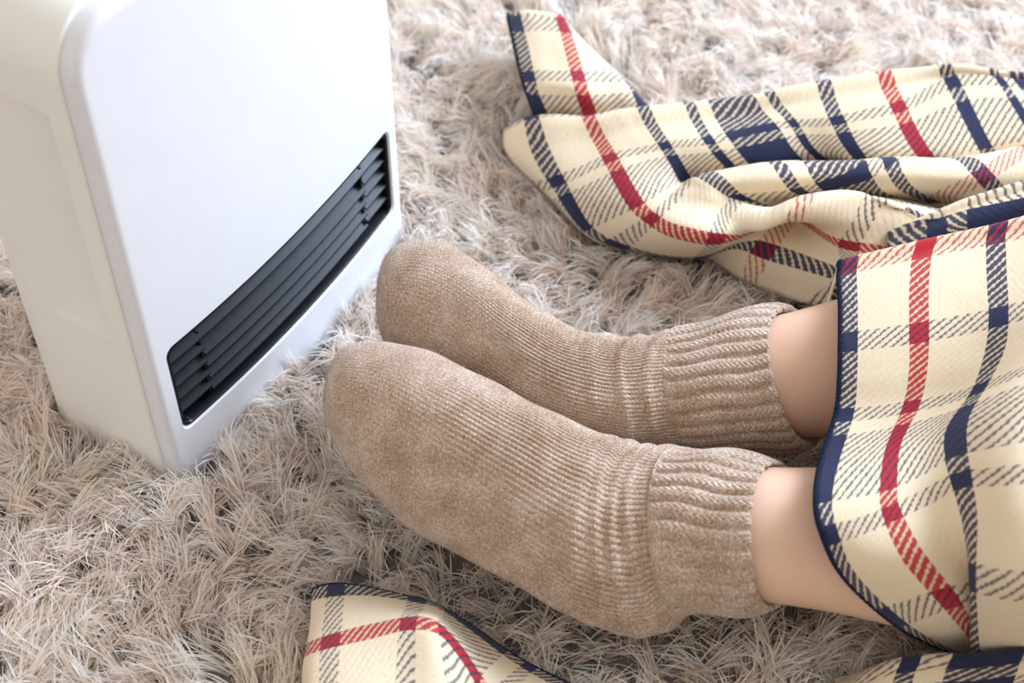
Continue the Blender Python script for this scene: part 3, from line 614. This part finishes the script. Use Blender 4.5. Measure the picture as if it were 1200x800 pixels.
def tufts(x0, x1, y0, y1, step, ns, length, width, seg, skip=None, seed=1):
    r = np.random.default_rng(seed)
    X, Y = np.meshgrid(np.arange(x0, x1, step), np.arange(y0, y1, step), indexing='ij')
    X = X.ravel() + r.uniform(-.45, .45, X.size) * step; Y = Y.ravel() + r.uniform(-.45, .45, X.size) * step
    if skip: k = ~((X > skip[0]) & (X < skip[1]) & (Y > skip[2]) & (Y < skip[3])); X, Y = X[k], Y[k]
    n = len(X)
    az = 2.2 * np.sin(X * 17 + 1.3 * np.sin(Y * 13)) + 2.0 * np.cos(Y * 19 + 1.7 * np.sin(X * 11)) + r.normal(0, 1.3, n)
    lean = r.uniform(0.80, 1.35, n); ln = length * r.uniform(.75, 1.15, n)
    tone = r.normal(0, 1, n); hue = r.uniform(0, 1, n)
    T = np.repeat(np.arange(n), ns)
    ci = np.clip(((X - RX0) / GS).astype(int), 0, gx - 1); cj = np.clip(((Y - RY0) / GS).astype(int), 0, gy - 1)
    T = T[(ceil[ci, cj][T] > .03) | (r.uniform(0, 1, len(T)) < .35)]; N = len(T)      # thinner where it is wholly covered
    a = az[T] + r.normal(0, 0.20, N); le = np.clip(lean[T] + r.normal(0, .22, N), .15, 1.42); L = ln[T] * r.uniform(.6, 1.1, N)
    rx_ = X[T] + r.normal(0, .0022, N); ry_ = Y[T] + r.normal(0, .0022, N)
    curl = r.normal(0, .5, N); droop = r.uniform(.15, .55, N)
    s = np.linspace(0, 1, seg + 1)
    P = np.zeros((N, seg + 1, 3)); P[:, 0] = np.stack([rx_, ry_, np.full(N, ZB)], 1)
    for k in range(seg):
        f = (k + .5) / seg; ang = le * (0.35 + 0.75 * f) + droop * f * f; aa = a + curl * (f - .3)
        d = np.stack([np.sin(ang) * np.cos(aa), np.sin(ang) * np.sin(aa), np.cos(ang)], 1)
        P[:, k + 1] = P[:, k] + d * (L / seg)[:, None]
    P[:, :, 2] = np.maximum(P[:, :, 2], ZB + .001)
    # pressed down by blanket and feet
    i = np.clip(((P[:, :, 0] - RX0) / GS).astype(int), 0, gx - 1); j = np.clip(((P[:, :, 1] - RY0) / GS).astype(int), 0, gy - 1)
    P[:, :, 2] = np.minimum(P[:, :, 2], np.maximum(ceil[i, j] - .004, ZB + .001))
    # kept out of the heater
    rel = P - HO; lx = rel @ ex; ly = rel @ en
    hx = HW / 2 + .0015; yF, yBk = BUL + .0015, -(HD + .0015)
    ins0 = (np.abs(lx[:, 0]) < hx) & (ly[:, 0] < yF) & (ly[:, 0] > yBk)
    P, lx, ly = P[~ins0], lx[~ins0], ly[~ins0]; T = T[~ins0]; N = len(P)
    ins = (np.abs(lx) < hx) & (ly < yF) & (ly > yBk)
    pens = np.stack([hx - lx, lx + hx, yF - ly, ly - yBk], -1); wh = np.argmin(pens, -1); pm = np.min(pens, -1) + .0005
    dirs = np.array([ex, -ex, en, -en]); P = P + np.where(ins[..., None], dirs[wh] * pm[..., None], 0)
    # ribbons
    tg = np.gradient(P, axis=1); rd = r.normal(0, 1, (N, 1, 3)); sd = np.cross(tg, rd); sd /= np.maximum(np.linalg.norm(sd, axis=2, keepdims=True), 1e-9)
    wd = width * r.uniform(.7, 1.25, N)[:, None] * np.r_[np.ones(seg), 0.35][None, :] / 2
    V = np.stack([P - sd * wd[:, :, None], P + sd * wd[:, :, None]], 2).reshape(N, -1, 3)
    b0 = (np.arange(N) * (2 * (seg + 1)))[:, None] + (np.arange(seg) * 2)[None, :]
    F = np.stack([b0, b0 + 1, b0 + 3, b0 + 2], -1).reshape(-1, 4)
    base = np.array([s2l(251, 237, 225)[:3], s2l(254, 247, 242)[:3], s2l(245, 232, 225)[:3]])
    hh = (hue[T] * 0.7 + r.uniform(0, .3, N)); c = np.where((hh < .45)[:, None], base[0], np.where((hh < .75)[:, None], base[1], base[2]))
    c = np.clip(c * (1 + 0.06 * tone[T] + r.normal(0, .05, N))[:, None], 0, .97)
    Cc = np.concatenate([np.repeat(c[:, None], 2 * (seg + 1), 1), np.ones((N, 2 * (seg + 1), 1))], 2)
    return V.reshape(-1, 3), F, Cc.reshape(-1, 4)
parts = [tufts(-.52, .50, .36, 1.16, .0098, 26, .041, .0009, 4, seed=1),
         tufts(RX0, RX1, RY0, RY1, .019, 12, .042, .0018, 2, skip=(-.52, .50, .36, 1.16), seed=2)]
Vs, Fs, Cs, off = [], [], [], 0
for V, F, C_ in parts: Vs.append(V); Fs.append(F + off); Cs.append(C_); off += len(V)
V = np.concatenate(Vs) - np.array(rug.location); F = np.concatenate(Fs); C_ = np.concatenate(Cs)
me = bpy.data.meshes.new('pile'); me.vertices.add(len(V)); me.vertices.foreach_set('co', V.reshape(-1).astype(np.float32))
k = len(F); me.loops.add(k * 4); me.polygons.add(k); me.loops.foreach_set('vertex_index', F.reshape(-1).astype(np.int32))
me.polygons.foreach_set('loop_start', np.arange(0, k * 4, 4, dtype=np.int32)); me.polygons.foreach_set('loop_total', np.full(k, 4, np.int32))
me.update(calc_edges=True)
ca = me.color_attributes.new('fibre', 'FLOAT_COLOR', 'POINT'); ca.data.foreach_set('color', C_.reshape(-1).astype(np.float32))
tag(link('pile', me, M_PILE, rug), 'long silky beige and pale grey strands', kind='stuff')
print('pile strands quads', k)
